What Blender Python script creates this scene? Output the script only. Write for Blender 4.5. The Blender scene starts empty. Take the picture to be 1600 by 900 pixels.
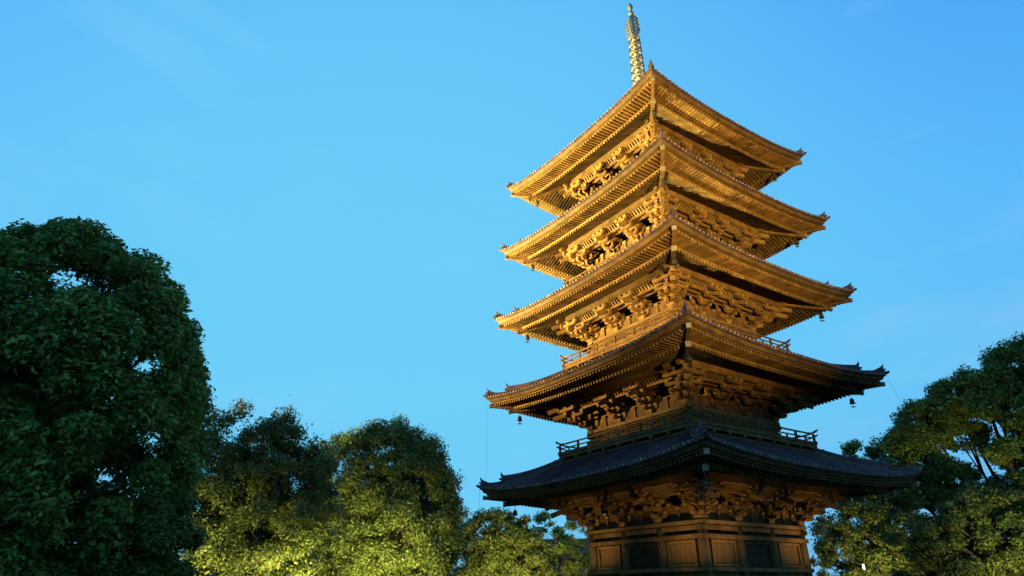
import bpy, math, random
import numpy as np
from mathutils import Vector, Matrix
random.seed(7); rng = np.random.default_rng(11)
S = bpy.context.scene; COL = S.collection
R = math.radians
def lin(r, g, b): return tuple(((c/255+.055)/1.055)**2.4 if c > 10 else c/255/12.92 for c in (r, g, b))

# ------------------------------------------------------------------ camera
cam_d = bpy.data.cameras.new('camera'); cam = bpy.data.objects.new('camera', cam_d); COL.objects.link(cam)
yaw, pitch, roll = R(14.8255), R(25.3662), R(-.398)
cy, sy = math.cos(yaw), math.sin(yaw)
fwd = Vector((-sy*math.cos(pitch), cy*math.cos(pitch), math.sin(pitch)))
right = Vector((cy, sy, 0)); up = right.cross(fwd)
r2 = right*math.cos(roll)+up*math.sin(roll); u2 = -right*math.sin(roll)+up*math.cos(roll)
M = Matrix((r2, u2, -fwd)).transposed().to_4x4(); M.translation = Vector((0, -46.9955, 1.6))
cam.matrix_world = M
cam_d.sensor_width = 36; cam_d.lens = 36*993.08/1600; cam_d.clip_end = 6000
S.camera = cam
S.render.resolution_x, S.render.resolution_y = 1024, 576
S.view_settings.view_transform = 'Standard'; S.view_settings.look = 'None'
S.view_settings.exposure = 0; S.view_settings.gamma = 1

# ------------------------------------------------------------------ dusk sky
W = bpy.data.worlds.new('World'); S.world = W; W.use_nodes = True
nt = W.node_tree; N = nt.nodes; L = nt.links; N.clear()
wo = N.new('ShaderNodeOutputWorld'); bg = N.new('ShaderNodeBackground'); L.new(bg.outputs[0], wo.inputs[0])
tc = N.new('ShaderNodeTexCoord'); sx = N.new('ShaderNodeSeparateXYZ'); L.new(tc.outputs['Generated'], sx.inputs[0])
cr = N.new('ShaderNodeValToRGB'); L.new(sx.outputs['Z'], cr.inputs[0])
stops = [(0, lin(120, 170, 222)), (.08, lin(112, 182, 234)), (.26, lin(100, 193, 246)), (.46, lin(88, 183, 249)),
         (.64, lin(76, 167, 248)), (.85, lin(64, 150, 240)), (1, lin(54, 136, 230))]
e = cr.color_ramp.elements
e[0].position, e[0].color = stops[0][0], (*stops[0][1], 1); e[1].position, e[1].color = 1, (*stops[-1][1], 1)
for p_, c_ in stops[1:-1]:
    q = e.new(p_); q.color = (*c_, 1)
cn = N.new('ShaderNodeTexNoise'); cn.inputs['Scale'].default_value = 2.6; cn.inputs['Detail'].default_value = 5
mp = N.new('ShaderNodeMapping'); mp.inputs['Scale'].default_value = (1, 1, 3.5); L.new(tc.outputs['Generated'], mp.inputs[0]); L.new(mp.outputs[0], cn.inputs[0])
c2 = N.new('ShaderNodeValToRGB'); L.new(cn.outputs['Fac'], c2.inputs[0])
c2.color_ramp.elements[0].position = .53; c2.color_ramp.elements[0].color = (0, 0, 0, 1)
c2.color_ramp.elements[1].position = .72; c2.color_ramp.elements[1].color = (.6, .6, .6, 1)
mx = N.new('ShaderNodeMixRGB'); L.new(c2.outputs[0], mx.inputs[0]); L.new(cr.outputs[0], mx.inputs[1]); mx.inputs[2].default_value = (*lin(150, 195, 245), 1)
gd = N.new('ShaderNodeVectorMath'); gd.operation = 'DOT_PRODUCT'; L.new(tc.outputs['Generated'], gd.inputs[0]); gd.inputs[1].default_value = (-.385, .835, .392)
gm = N.new('ShaderNodeMapRange'); gm.interpolation_type = 'SMOOTHSTEP'; L.new(gd.outputs['Value'], gm.inputs[0])
gm.inputs['From Min'].default_value = .58; gm.inputs['From Max'].default_value = 1.02; gm.inputs['To Max'].default_value = .8
gx = N.new('ShaderNodeMixRGB'); L.new(gm.outputs[0], gx.inputs[0]); L.new(mx.outputs[0], gx.inputs[1]); gx.inputs[2].default_value = (*lin(113, 210, 250), 1)
L.new(gx.outputs[0], bg.inputs[0]); bg.inputs[1].default_value = 1.0

# ------------------------------------------------------------------ materials
def mat(name, c1, c2, scale=4, rough=.8, metal=0, bump=.2, stretch=(1, 1, 1), island=.0, detail=6, trans=None, c3=None, spec=.3, bdist=.02, patch=0):
    m = bpy.data.materials.new(name); m.use_nodes = True; t = m.node_tree; n = t.nodes; l = t.links
    b = n['Principled BSDF']; b.inputs['Roughness'].default_value = rough; b.inputs['Metallic'].default_value = metal
    b.inputs['Specular IOR Level'].default_value = spec
    tc = n.new('ShaderNodeTexCoord'); mp = n.new('ShaderNodeMapping'); mp.inputs['Scale'].default_value = stretch
    l.new(tc.outputs['Object'], mp.inputs[0])
    no = n.new('ShaderNodeTexNoise'); no.inputs['Scale'].default_value = scale; no.inputs['Detail'].default_value = detail; no.inputs['Roughness'].default_value = .65
    l.new(mp.outputs[0], no.inputs[0])
    r = n.new('ShaderNodeValToRGB'); r.color_ramp.elements[0].position = .3; r.color_ramp.elements[1].position = .72
    r.color_ramp.elements[0].color = (*c1, 1); r.color_ramp.elements[1].color = (*c2, 1)
    if c3:
        q = r.color_ramp.elements.new(.5); q.color = (*c3, 1)
    l.new(no.outputs['Fac'], r.inputs[0]); out = r.outputs[0]
    if patch:
        pn = n.new('ShaderNodeTexNoise'); pn.inputs['Scale'].default_value = .55; pn.inputs['Detail'].default_value = 5; pn.inputs['Roughness'].default_value = .7; l.new(tc.outputs['Object'], pn.inputs[0])
        pm = n.new('ShaderNodeMapRange'); l.new(pn.outputs['Fac'], pm.inputs[0]); pm.inputs['From Min'].default_value = .32; pm.inputs['From Max'].default_value = .68
        pm.inputs['To Min'].default_value = 1-patch; pm.inputs['To Max'].default_value = 1+patch*.6
        pv = n.new('ShaderNodeVectorMath'); pv.operation = 'SCALE'; l.new(out, pv.inputs[0]); l.new(pm.outputs[0], pv.inputs['Scale']); out = pv.outputs[0]
    if island:
        g = n.new('ShaderNodeNewGeometry'); mr = n.new('ShaderNodeMapRange'); l.new(g.outputs['Random Per Island'], mr.inputs[0])
        mr.inputs['To Min'].default_value = 1-island; mr.inputs['To Max'].default_value = 1+island
        oi = n.new('ShaderNodeObjectInfo'); mr2 = n.new('ShaderNodeMapRange'); l.new(oi.outputs['Random'], mr2.inputs[0])
        mr2.inputs['To Min'].default_value = 1-island*.5; mr2.inputs['To Max'].default_value = 1+island*.5
        mu = n.new('ShaderNodeMath'); mu.operation = 'MULTIPLY'; l.new(mr.outputs[0], mu.inputs[0]); l.new(mr2.outputs[0], mu.inputs[1])
        vm = n.new('ShaderNodeVectorMath'); vm.operation = 'SCALE'; l.new(out, vm.inputs[0]); l.new(mu.outputs[0], vm.inputs['Scale']); out = vm.outputs[0]
    l.new(out, b.inputs['Base Color'])
    if bump:
        bn = n.new('ShaderNodeTexNoise'); bn.inputs['Scale'].default_value = scale*4; bn.inputs['Detail'].default_value = 4; l.new(mp.outputs[0], bn.inputs[0])
        bu = n.new('ShaderNodeBump'); bu.inputs['Strength'].default_value = bump; bu.inputs['Distance'].default_value = bdist
        l.new(bn.outputs['Fac'], bu.inputs['Height']); l.new(bu.outputs[0], b.inputs['Normal'])
    if trans:
        tr = n.new('ShaderNodeBsdfTranslucent'); l.new(out, tr.inputs[0]); ms = n.new('ShaderNodeMixShader'); ms.inputs[0].default_value = trans
        l.new(b.outputs[0], ms.inputs[1]); l.new(tr.outputs[0], ms.inputs[2]); l.new(ms.outputs[0], n['Material Output'].inputs[0])
    return m
MT = {}
MT['wood'] = mat('aged_wood', (.07, .032, .008), (.205, .103, .024), 1.3, .78, bump=.4, island=.3, c3=(.14, .069, .016), patch=.4)
MT['wood_shade'] = mat('shade_toned_wood', (.045, .022, .005), (.135, .072, .016), 1.5, .8, bump=.4, island=.25, patch=.4)  # darker copy of the timber, eave shade put into its colour
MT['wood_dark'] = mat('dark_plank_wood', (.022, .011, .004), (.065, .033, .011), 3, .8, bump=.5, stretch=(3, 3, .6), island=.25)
MT['wood_pale'] = mat('pale_weathered_lit_wood', (.11, .058, .014), (.24, .132, .033), 2.0, .75, bump=.4, island=.25, patch=.3)  # pale timber; on rafter ends and end board its paleness paints caught light
MT['tile'] = mat('roof_tile', (.045, .024, .026), (.11, .06, .058), 1.1, .75, bump=.4, island=.4, spec=.3, patch=.4)
MT['tile_end'] = mat('tile_end', (.10, .062, .032), (.30, .20, .10), 3, .8, bump=.1, island=.4, spec=.15)
MT['cap'] = mat('pale_cap', (.18, .14, .08), (.27, .22, .13), 3, .5, bump=.1)
MT['bronze'] = mat('bell_bronze', (.03, .035, .03), (.12, .11, .08), 5, .5, metal=.6, bump=.1)
MT['gilt'] = mat('weathered_gilt', (.26, .21, .14), (.42, .35, .24), 4, .5, metal=.0, bump=.15, island=.12)
MT['iron'] = mat('dark_iron', (.03, .03, .04), (.08, .08, .09), 4, .6, bump=.1)
MT['stone'] = mat('podium_stone', (.18, .17, .15), (.36, .33, .29), 2, .85, bump=.4, island=.15)
MT['gravel'] = mat('gravel_ground', (.05, .045, .03), (.11, .10, .07), 30, .95, bump=.6)
MT['bark'] = mat('bark', (.025, .02, .015), (.09, .07, .05), 6, .95, bump=.8, stretch=(1, 1, .3))
def leafm(n, a, b_, tr=.3): return mat(n, a, b_, .55, .6, bump=0, island=.5, trans=tr, spec=.25, detail=3)
MT['leaf_dark'] = leafm('leaf_dark', (.085, .125, .018), (.19, .25, .04))
MT['leaf_olive'] = leafm('leaf_olive', (.08, .12, .03), (.18, .215, .05), .35)
MT['leaf_mid'] = leafm('leaf_mid', (.085, .125, .03), (.18, .225, .05), .35)
MT['leaf_lime'] = leafm('leaf_lime', (.10, .16, .02), (.22, .24, .03), .4)
MT['leaf_pine'] = leafm('leaf_pine', (.085, .135, .022), (.20, .25, .045), .2)
MT['plaster'] = mat('grey_plaster', (.35, .36, .38), (.5, .5, .5), 3, .8, bump=.1)
def emis(name, col, s):
    m = bpy.data.materials.new(name); m.use_nodes = True; b = m.node_tree.nodes['Principled BSDF']
    b.inputs['Emission Color'].default_value = (*col, 1); b.inputs['Emission Strength'].default_value = s; b.inputs['Base Color'].default_value = (*col, 1)
    return m
MT['lampglass'] = emis('lamp_glass', (1, .9, .7), 2.5)

# ------------------------------------------------------------------ mesh helpers
class MB:
    def __init__(s): s.v = []; s.f = []
    def add(s, vs, fs):
        o = len(s.v); s.v += [tuple(v) for v in vs]; s.f += [tuple(i+o for i in f) for f in fs]
    def box(s, c, d, rz=0):
        x, y, z = d[0]/2, d[1]/2, d[2]/2; co, si = math.cos(rz), math.sin(rz); vs = []
        for a, b, e_ in ((-x, -y, -z), (x, -y, -z), (x, y, -z), (-x, y, -z), (-x, -y, z), (x, -y, z), (x, y, z), (-x, y, z)):
            vs.append((c[0]+a*co-b*si, c[1]+a*si+b*co, c[2]+e_))
        s.add(vs, BOXF)
    def bar(s, p0, p1, w, h, up=(0, 0, 1)):      # p0,p1 = centres of end faces
        p0, p1 = Vector(p0), Vector(p1); d = (p1-p0).normalized(); r = d.cross(Vector(up)).normalized(); u = r.cross(d)
        vs = []
        for p in (p0, p1):
            for a, b in ((-1, -1), (1, -1), (1, 1), (-1, 1)): vs.append(p+r*(a*w/2)+u*(b*h/2))
        s.add(vs, [(3, 2, 1, 0), (4, 5, 6, 7), (0, 1, 5, 4), (1, 2, 6, 5), (2, 3, 7, 6), (3, 0, 4, 7)])
    def sweep(s, rows, closed=True, caps=True):   # rows: list of rings of points
        n = len(rows[0]); vs = [p for r_ in rows for p in r_]; fs = []
        for i in range(len(rows)-1):
            for j in range(n if closed else n-1):
                k = (j+1) % n; fs.append((i*n+j, i*n+k, (i+1)*n+k, (i+1)*n+j))
        if caps and closed: fs.append(tuple(range(n))[::-1]); fs.append(tuple((len(rows)-1)*n+j for j in range(n)))
        s.add(vs, fs)
    def tube(s, pts, rad, n=6):
        rows = []
        for i, p in enumerate(pts):
            p = Vector(p); a = Vector(pts[max(i-1, 0)]); b = Vector(pts[min(i+1, len(pts)-1)]); d = (b-a).normalized()
            u = d.cross(Vector((0.13, .2, 1))).normalized(); w = d.cross(u); r_ = rad[i] if hasattr(rad, '__len__') else rad
            rows.append([p+(u*math.cos(2*math.pi*j/n)+w*math.sin(2*math.pi*j/n))*r_ for j in range(n)])
        s.sweep(rows)
    def lathe(s, prof, n=12, c=(0, 0, 0)):
        rows = [[(c[0]+r_*math.cos(2*math.pi*j/n), c[1]+r_*math.sin(2*math.pi*j/n), c[2]+z) for j in range(n)] for r_, z in prof]
        s.sweep(rows)
    def prism(s, poly, axis, lo, hi):            # poly in (a,z); axis 'x': a=x extruded along y lo..hi ; 'y': a=y extruded along x
        n = len(poly); vs = []
        for t in (lo, hi):
            for a, z in poly: vs.append((a, t, z) if axis == 'x' else (t, a, z))
        fs = [tuple(range(n)), tuple(range(2*n-1, n-1, -1))]+[(j, j+n, (j+1) % n+n, (j+1) % n) for j in range(n)]
        s.add(vs, fs)
    def mesh(s, name, m, smooth=False):
        me = bpy.data.meshes.new(name); me.from_pydata(s.v, [], s.f); me.materials.append(MT[m])
        me.update()
        import bmesh as B
        b = B.new(); b.from_mesh(me); B.ops.recalc_face_normals(b, faces=b.faces); b.to_mesh(me); b.free()
        if smooth: me.polygons.foreach_set('use_smooth', [True]*len(me.polygons))
        return me
BOXF = [(3, 2, 1, 0), (4, 5, 6, 7), (0, 1, 5, 4), (1, 2, 6, 5), (2, 3, 7, 6), (3, 0, 4, 7)]
def ob(name, me, parent=None, loc=(0, 0, 0), rz=0, stuff=False, label=None):
    o = bpy.data.objects.new(name, me); COL.objects.link(o); o.parent = parent; o.location = loc; o.rotation_euler = (0, 0, rz)
    if stuff: o['kind'] = 'stuff'
    if label: o['label'] = label
    return o
def thing(name, label, cat, loc=(0, 0, 0), rz=0, group=None, me=None):
    o = ob(name, me, None, loc, rz); o['label'] = label; o['category'] = cat
    if group: o['group'] = group
    return o
def setting(name, mb, m):
    o = ob(name, mb.mesh(name, m)); o['kind'] = 'structure'; return o

# ------------------------------------------------------------------ ground
g = MB(); g.add([(-3000, -3000, 0), (3000, -3000, 0), (3000, 3000, 0), (-3000, 3000, 0)], [(0, 1, 2, 3)])
setting('ground', g, 'gravel')

# ------------------------------------------------------------------ PAGODA
RZ = R(-40.7646)
PAG = thing('five_story_pagoda', 'tall five-storied wooden temple pagoda with upturned tiled roofs, floodlit gold above its dark lowest roof', 'pagoda', (0, 0, 0), RZ)
#        W tile corner, z mid eave, sag, wall c, z0 bracket base, Wd, Zd degeta top, floor z, floor w
ST = [dict(W=10.42, m=7.72, sag=.66, c=4.72, z0=5.17, Wd=6.45, Zd=7.55, R=2.9, win=4.7),
      dict(W=10.13, m=14.45, sag=.66, c=4.45, z0=12.0, Wd=6.15, Zd=14.3, R=2.8, win=4.4, fz=10.45, fw=6.30),
      dict(W=9.64, m=20.9, sag=.68, c=4.15, z0=18.85, Wd=5.78, Zd=21.05, R=2.8, win=4.1, fz=17.1, fw=5.92),
      dict(W=9.25, m=27.17, sag=.72, c=3.85, z0=25.2, Wd=5.42, Zd=27.5, R=2.8, win=3.8, fz=23.6, fw=5.55),
      dict(W=8.86, m=33.38, sag=.84, c=3.55, z0=31.6, Wd=5.02, Zd=33.95, R=5.6, win=.45, fz=29.9, fw=5.2)]
def lift0(st, a, d):   # corner upturn, a=|x|
    t = min(abs(a)/st['W'], 1.); return st['sag']*t**2.7
def zroof(st, x, d):
    u = max(0, (st['W']-d)/(st['W']-st['win'])); top = st['win'] < 1
    pr = (.74*u+.26*u*u) if top else (.84*u+.16*u*u)
    return st['m']+pr*st['R']+lift0(st, x, d)*max(0, 1-u*(1.6 if not top else 2.2))**1.3
def under(st, x, d):   # underside factor of upturn
    return lift0(st, x, d)*min(1, max(0, (d-st['Wd'])/(st['W']-st['Wd'])))**1.15
def linspace(a, b, n): return [a+(b-a)*i/(n-1) for i in range(n)]
def strip(st, prof, n=33):   # sweep profile [(d,z rel)] along side, mitred; z rel to m with lift
    mb = MB(); rows = []
    for i in range(n):
        t = -1+2*i/(n-1); rows.append([(t*d, -d, z+under(st, t*d*(st['W']/max(d, .1)) if False else t*st['W']*(d/st['W']), d)) for d, z in prof])
    mb.sweep(rows); return mb
def side4(name, mb, m, parent, stuff=False, smooth=False, sides=(0, 1, 2, 3), label=None):
    me = mb.mesh(name, m, smooth); return [ob(name, me, parent, rz=s*math.pi/2, stuff=stuff, label=label) for s in sides]

BELL_SPOTS = []
def build_roof(k, st):
    Wd, Wk, m, Zd = st['Wd'], st['W'], st['m'], st['Zd']
    ze = m-.66                                   # flying rafter end bottom (mid)
    de, dk = Wk-.42, Wk-1.5                     # flying rafter end, base rafter end
    zk = ze+.10*(de-dk)                          # flying bottom at dk
    zb_end = zk-.26
    sb = (Zd-zb_end)/(dk-Wd)
    zb = lambda d: zb_end+sb*(dk-d)              # base rafter bottom
    st['zb'] = zb
    # --- roof surface (one mesh, four faces)
    mb = MB(); nx, nd = 33, 13
    for s in range(4):
        co, si = [(1, 0), (0, 1), (-1, 0), (0, -1)][s]; rows = []
        for j in range(nd):
            d = Wk+(st['win']-Wk)*j/(nd-1)
            row = []
            for i in range(nx):
                x = d*(-1+2*i/(nx-1)); z = zroof(st, x, d)-.06; y = -d
                row.append((x*co-y*si, x*si+y*co, z))
            rows.append(row)
        mb.sweep(rows, closed=False, caps=False)
        low = []
        for i in range(nx):
            x = Wk*(-1+2*i/(nx-1)); z = zroof(st, x, Wk); y = -Wk
            low.append([(x*co-y*si, x*si+y*co, z-.06), (x*co-(y+.02)*si, x*si+(y+.02)*co, z-.20), (x*co*.985-(y+.16)*si, x*.985*si+(y+.16)*co, z-.20)])
        mb.sweep(low, closed=False, caps=False)
    roof = ob('tiled_roof', mb.mesh('tiled_roof', 'tile', True), PAG,
              label=['lowest roof, dark blue-grey tiles with no floodlight on them', 'second roof from the ground', 'third roof from the ground', 'fourth roof from the ground', 'topmost roof under the spire'][k])
    # --- tile rolls + round ends
    rolls, ends, pans = MB(), MB(), MB(); pitch_ = .335; n = int(Wk/pitch_)
    for i in range(-n, n+1):
        x = i*pitch_; d1 = max(abs(x), st['win'])
        if Wk-d1 < .15: continue
        ns = max(2, int((Wk-d1)/.9)+1); rows = []
        for j in range(ns+1):
            d = Wk+.03-(Wk+.03-d1)*j/ns; z = zroof(st, x, min(d, Wk))-.06
            rows.append([(x+.085*math.cos(a), -d, z+.11*math.sin(a)) for a in (0, .8, 1.57, 2.35, 3.14)])
        rolls.sweep(rows, closed=False, caps=False)
        z = zroof(st, x, Wk)-.05
        ends.add([(x+.085*math.cos(a*math.pi/4), -Wk-.045, z+.085*math.sin(a*math.pi/4)) for a in range(8)] +
                 [(x+.085*math.cos(a*math.pi/4), -Wk+.1, z+.085*math.sin(a*math.pi/4)) for a in range(8)],
                 [tuple(range(8))]+[(a, a+8, (a+1) % 8+8, (a+1) % 8) for a in range(8)])
        xm = x+pitch_/2; z = (zroof(st, x, Wk)+zroof(st, x+pitch_, Wk))/2-.12
        if abs(xm) < Wk-.1: pans.box((xm, -Wk-.01, z-.03), (pitch_*.55, .06, .09))
    side4('tile_row', rolls, 'tile', roof, stuff=True)
    side4('round_tile_end', ends, 'tile_end', roof, stuff=True)
    side4('flat_tile_end', pans, 'tile', roof, stuff=True)
    # --- hip ridges
    rq = MB()
    def hipz(w): return zroof(st, w, w)
    def hip(mb, w0, w1, wid, h0, h1, n=14):
        rows = []
        for i in range(n):
            w = w0+(w1-w0)*i/(n-1); h = h0+(h1-h0)*(i/(n-1))**4; z = hipz(w)-.06; q = wid/2/math.sqrt(2)
            # rounded top
            pts = [(-1, -.1), (-1, .75), (-.55, .95), (0, 1.05), (.55, .95), (1, .75), (1, -.1)]
            rows.append([(w+a*q, -w+a*q, z+b*h) for a, b in pts])
        mb.sweep(rows)
    hip(rq, st['win'], Wk-1.25, .34, .44, .62); side4('hip_ridge', rq, 'tile', roof, smooth=False)
    rq = MB(); hip(rq, Wk-1.3, Wk-.1, .28, .26, .40, 8); side4('lower_hip_ridge', rq, 'tile', roof)
    # ridge layers lines: courses standing proud
    rq = MB()
    hip(rq, st['win'], Wk-1.27, .42, .14, .14)
    side4('ridge_base_course', rq, 'tile_end', roof)
    # ornaments
    def orn(w, h, sc):
        mb = MB(); z = hipz(w)-.08; D = Vector((1, -1, 0)).normalized(); X = Vector((1, 1, 0)).normalized(); P = Vector((w, -w, z))
        poly = [(-.26, 0), (-.30, .18), (-.2, .34), (-.17, .5), (-.07, .62), (0, .74), (.07, .62), (.17, .5), (.2, .34), (.30, .18), (.26, 0)]
        rows = [[P+X*(a*sc)+Vector((0, 0, b*sc))+D*t for a, b in poly] for t in (-.06*sc, .1*sc)]; mb.sweep(rows)
        # curled horn: flat tapering fin leaning outward
        pts = [P+D*(t*sc)+Vector((0, 0, b*sc)) for t, b in ((-.6, .34), (-.3, .46), (-.05, .62), (.1, .8), (.17, 1.02))]
        mb.tube(pts, [.2*sc, .19*sc, .16*sc, .10*sc, .02*sc], 6)
        pts = [P+D*(t*sc)+Vector((0, 0, b*sc)) for t, b in ((-.1, .42), (.15, .46), (.3, .5))]
        mb.tube(pts, [.09*sc, .09*sc, .085*sc], 8)
        for q in (-.12, .12):
            mb.tube([P+X*(q*sc)+D*(.08*sc)+Vector((0, 0, .22*sc)), P+X*(q*sc)+D*(.19*sc)+Vector((0, 0, .22*sc))], .085*sc, 8)
        return mb
    for w, sc in ((Wk-1.22, .88), (Wk-.12, .72)):
        side4('ridge_end_ornament', orn(w, 0, sc), 'tile', roof)
    nose = MB(); z = hipz(Wk)-.04; D = Vector((1, -1, 0)).normalized()
    nose.tube([Vector((Wk-.25, -Wk+.25, z)), Vector((Wk+.05, -Wk-.05, z+.05)), Vector((Wk+.16, -Wk-.16, z+.14))], [.12, .11, .09], 8)
    side4('corner_tile', nose, 'tile', roof)
    # --- eaves
    eave = MB(); inner = MB()
    rows = []
    # boarded soffit above base rafters, and above flying rafters (one sheet each per side)
    for s in range(4):
        co, si = [(1, 0), (0, 1), (-1, 0), (0, -1)][s]
        for (da, db, fn) in ((st['c']+.1, dk, lambda d: zb(d)+.165), (dk-.02, Wk-.25, lambda d: zk+.1*(dk-d)+.155)):
            rows = []
            for j in range(6):
                d = da+(db-da)*j/5
                rows.append([((t*d)*co-(-d)*si, (t*d)*si+(-d)*co, fn(d)+under(st, t*d, d)) for t in linspace(-1, 1, 29)])
            (inner if da < dk-.1 else eave).sweep(rows, closed=False, caps=False)
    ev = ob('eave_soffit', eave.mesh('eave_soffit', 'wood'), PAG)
    ob('inner_soffit_board', inner.mesh('inner_soffit_board', 'wood_shade'), ev)  # shade of the inner eaves painted in by the darker tone
    # strips
    fz = lambda d: zk+.1*(dk-d)
    side4('rafter_end_board', strip(st, [(de+.04, fz(de)+.15), (de+.04, fz(de)+.27), (de-.12, fz(de)+.27), (de-.12, fz(de)+.15)]), 'wood_pale', ev)  # paler tone paints in the lit strip along the eave
    side4('eave_edge_board', strip(st, [(de+.2, fz(de)+.27), (Wk-.1, m-.2), (Wk-.3, m-.2), (de-.05, fz(de)+.27)]), 'wood_shade', ev)  # darker tone paints the unlit band above the lit strip
    side4('rafter_step_beam', strip(st, [(dk+.03, zk-.11), (dk+.03, zk+.0), (dk-.15, zk+.0), (dk-.15, zk-.11)]), 'wood_pale', ev)
    # rafters
    bs, fl, re_ = MB(), MB(), MB(); pr = .29; n = int(dk/pr)
    for i in range(-n-8, n+9):
        x = (i+.5)*pr
        a = abs(x)
        d0 = max(st['c']+.15, a)
        if a < dk-.1:
            pts = linspace(d0, dk+.0, 4 if dk-d0 > 1.2 else 2); rows = []
            for d in pts+([dk+.10] if False else []):
                z = zb(d)+under(st, x, d); rows.append([(x-.055, -d, z), (x+.055, -d, z), (x+.055, -d, z+.16), (x-.055, -d, z+.16)])
            bs.sweep(rows); z = zb(dk)+under(st, x, dk); re_.box((x, -dk-.01, z+.07), (.125, .05, .17))
        d0 = max(dk-.2, a)
        if a < de-.1:
            rows = []
            for d in linspace(d0, de, 3):
                z = fz(d)+under(st, x, d); rows.append([(x-.05, -d, z), (x+.05, -d, z), (x+.05, -d, z+.15), (x-.05, -d, z+.15)])
            fl.sweep(rows); z = fz(de)+under(st, x, de); re_.box((x, -de-.01, z+.075), (.115, .05, .16))
    side4('base_rafter', bs, 'wood_shade', ev, stuff=True); side4('rafter_end', re_, 'wood_pale', ev, stuff=True); side4('flying_rafter', fl, 'wood', ev, stuff=True)  # base rafters coloured dark for shade, rafter ends coloured pale for caught light
    # hip rafters
    def hr(w0, w1, fn, wid, h, n=7):
        mb = MB(); q = wid/2/math.sqrt(2); rows = []
        for i in range(n):
            w = w0+(w1-w0)*i/(n-1); z = fn(w)+under(st, w, w); rows.append([(w-q, -w-q, z-h), (w+q, -w+q, z-h), (w+q, -w+q, z+.1), (w-q, -w-q, z+.1)])
        mb.sweep(rows); return mb
    side4('hip_rafter', hr(st['c'], dk+.22, zb, .26, .2), 'wood', ev)
    side4('flying_hip_rafter', hr(dk-.3, Wk-.22, fz, .22, .14), 'wood', ev)
    def cap(w, fn, wid, h):
        mb = MB(); q = (wid+.05)/2/math.sqrt(2); z = fn(w)+under(st, w, w); a, b = w-.06, w+.03
        rows = [[(c-q, -c-q, z-h-.03), (c+q, -c+q, z-h-.03), (c+q, -c+q, z+.10), (c-q, -c-q, z+.10)] for c in (a, b)]
        mb.sweep(rows); return mb
    side4('metal_end_cap', cap(dk+.22, zb, .26, .2), 'cap', ev)
    side4('metal_end_cap', cap(Wk-.22, fz, .22, .14), 'cap', ev)
    # eave purlin carried by the brackets
    pu = MB(); pu.prism([(-Wd-.14, Zd-.02), (-Wd+.14, Zd-.02), (-Wd+.14, Zd-.48), (-Wd-.14, Zd-.48)], 'y', -Wd-.55, Wd+.55)
    o = side4('eave_purlin', pu, 'wood', ev)
    for q in (1, 3): o[q].location.z = -.012
    w = dk-.35; BELL_SPOTS.append((w, zb(w)+under(st, w, w)-.2))

def arm_poly(L_, h, one=False, back=.3):
    a = L_/2; e_ = .13
    if one: return [(-back, 0), (L_-.2, 0), (L_-.05, .22*h), (L_, .5*h), (L_, h), (-back, h)]
    return [(-a+.2, 0), (a-.2, 0), (a-.05, .22*h), (a, .5*h), (a, h), (-a, h), (-a, .5*h), (-a+.05, .22*h)]
def block(mb, x, y, z, s, h):
    a, b = s/2, s/2*.68
    mb.box((x, y, z+h*.72), (s, s, h*.56))
    mb.sweep([[(x-b, y-b, z), (x+b, y-b, z), (x+b, y+b, z), (x-b, y+b, z)], [(x-a, y-a, z+h*.45), (x+a, y-a, z+h*.45), (x+a, y+a, z+h*.45), (x-a, y+a, z+h*.45)]])

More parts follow.
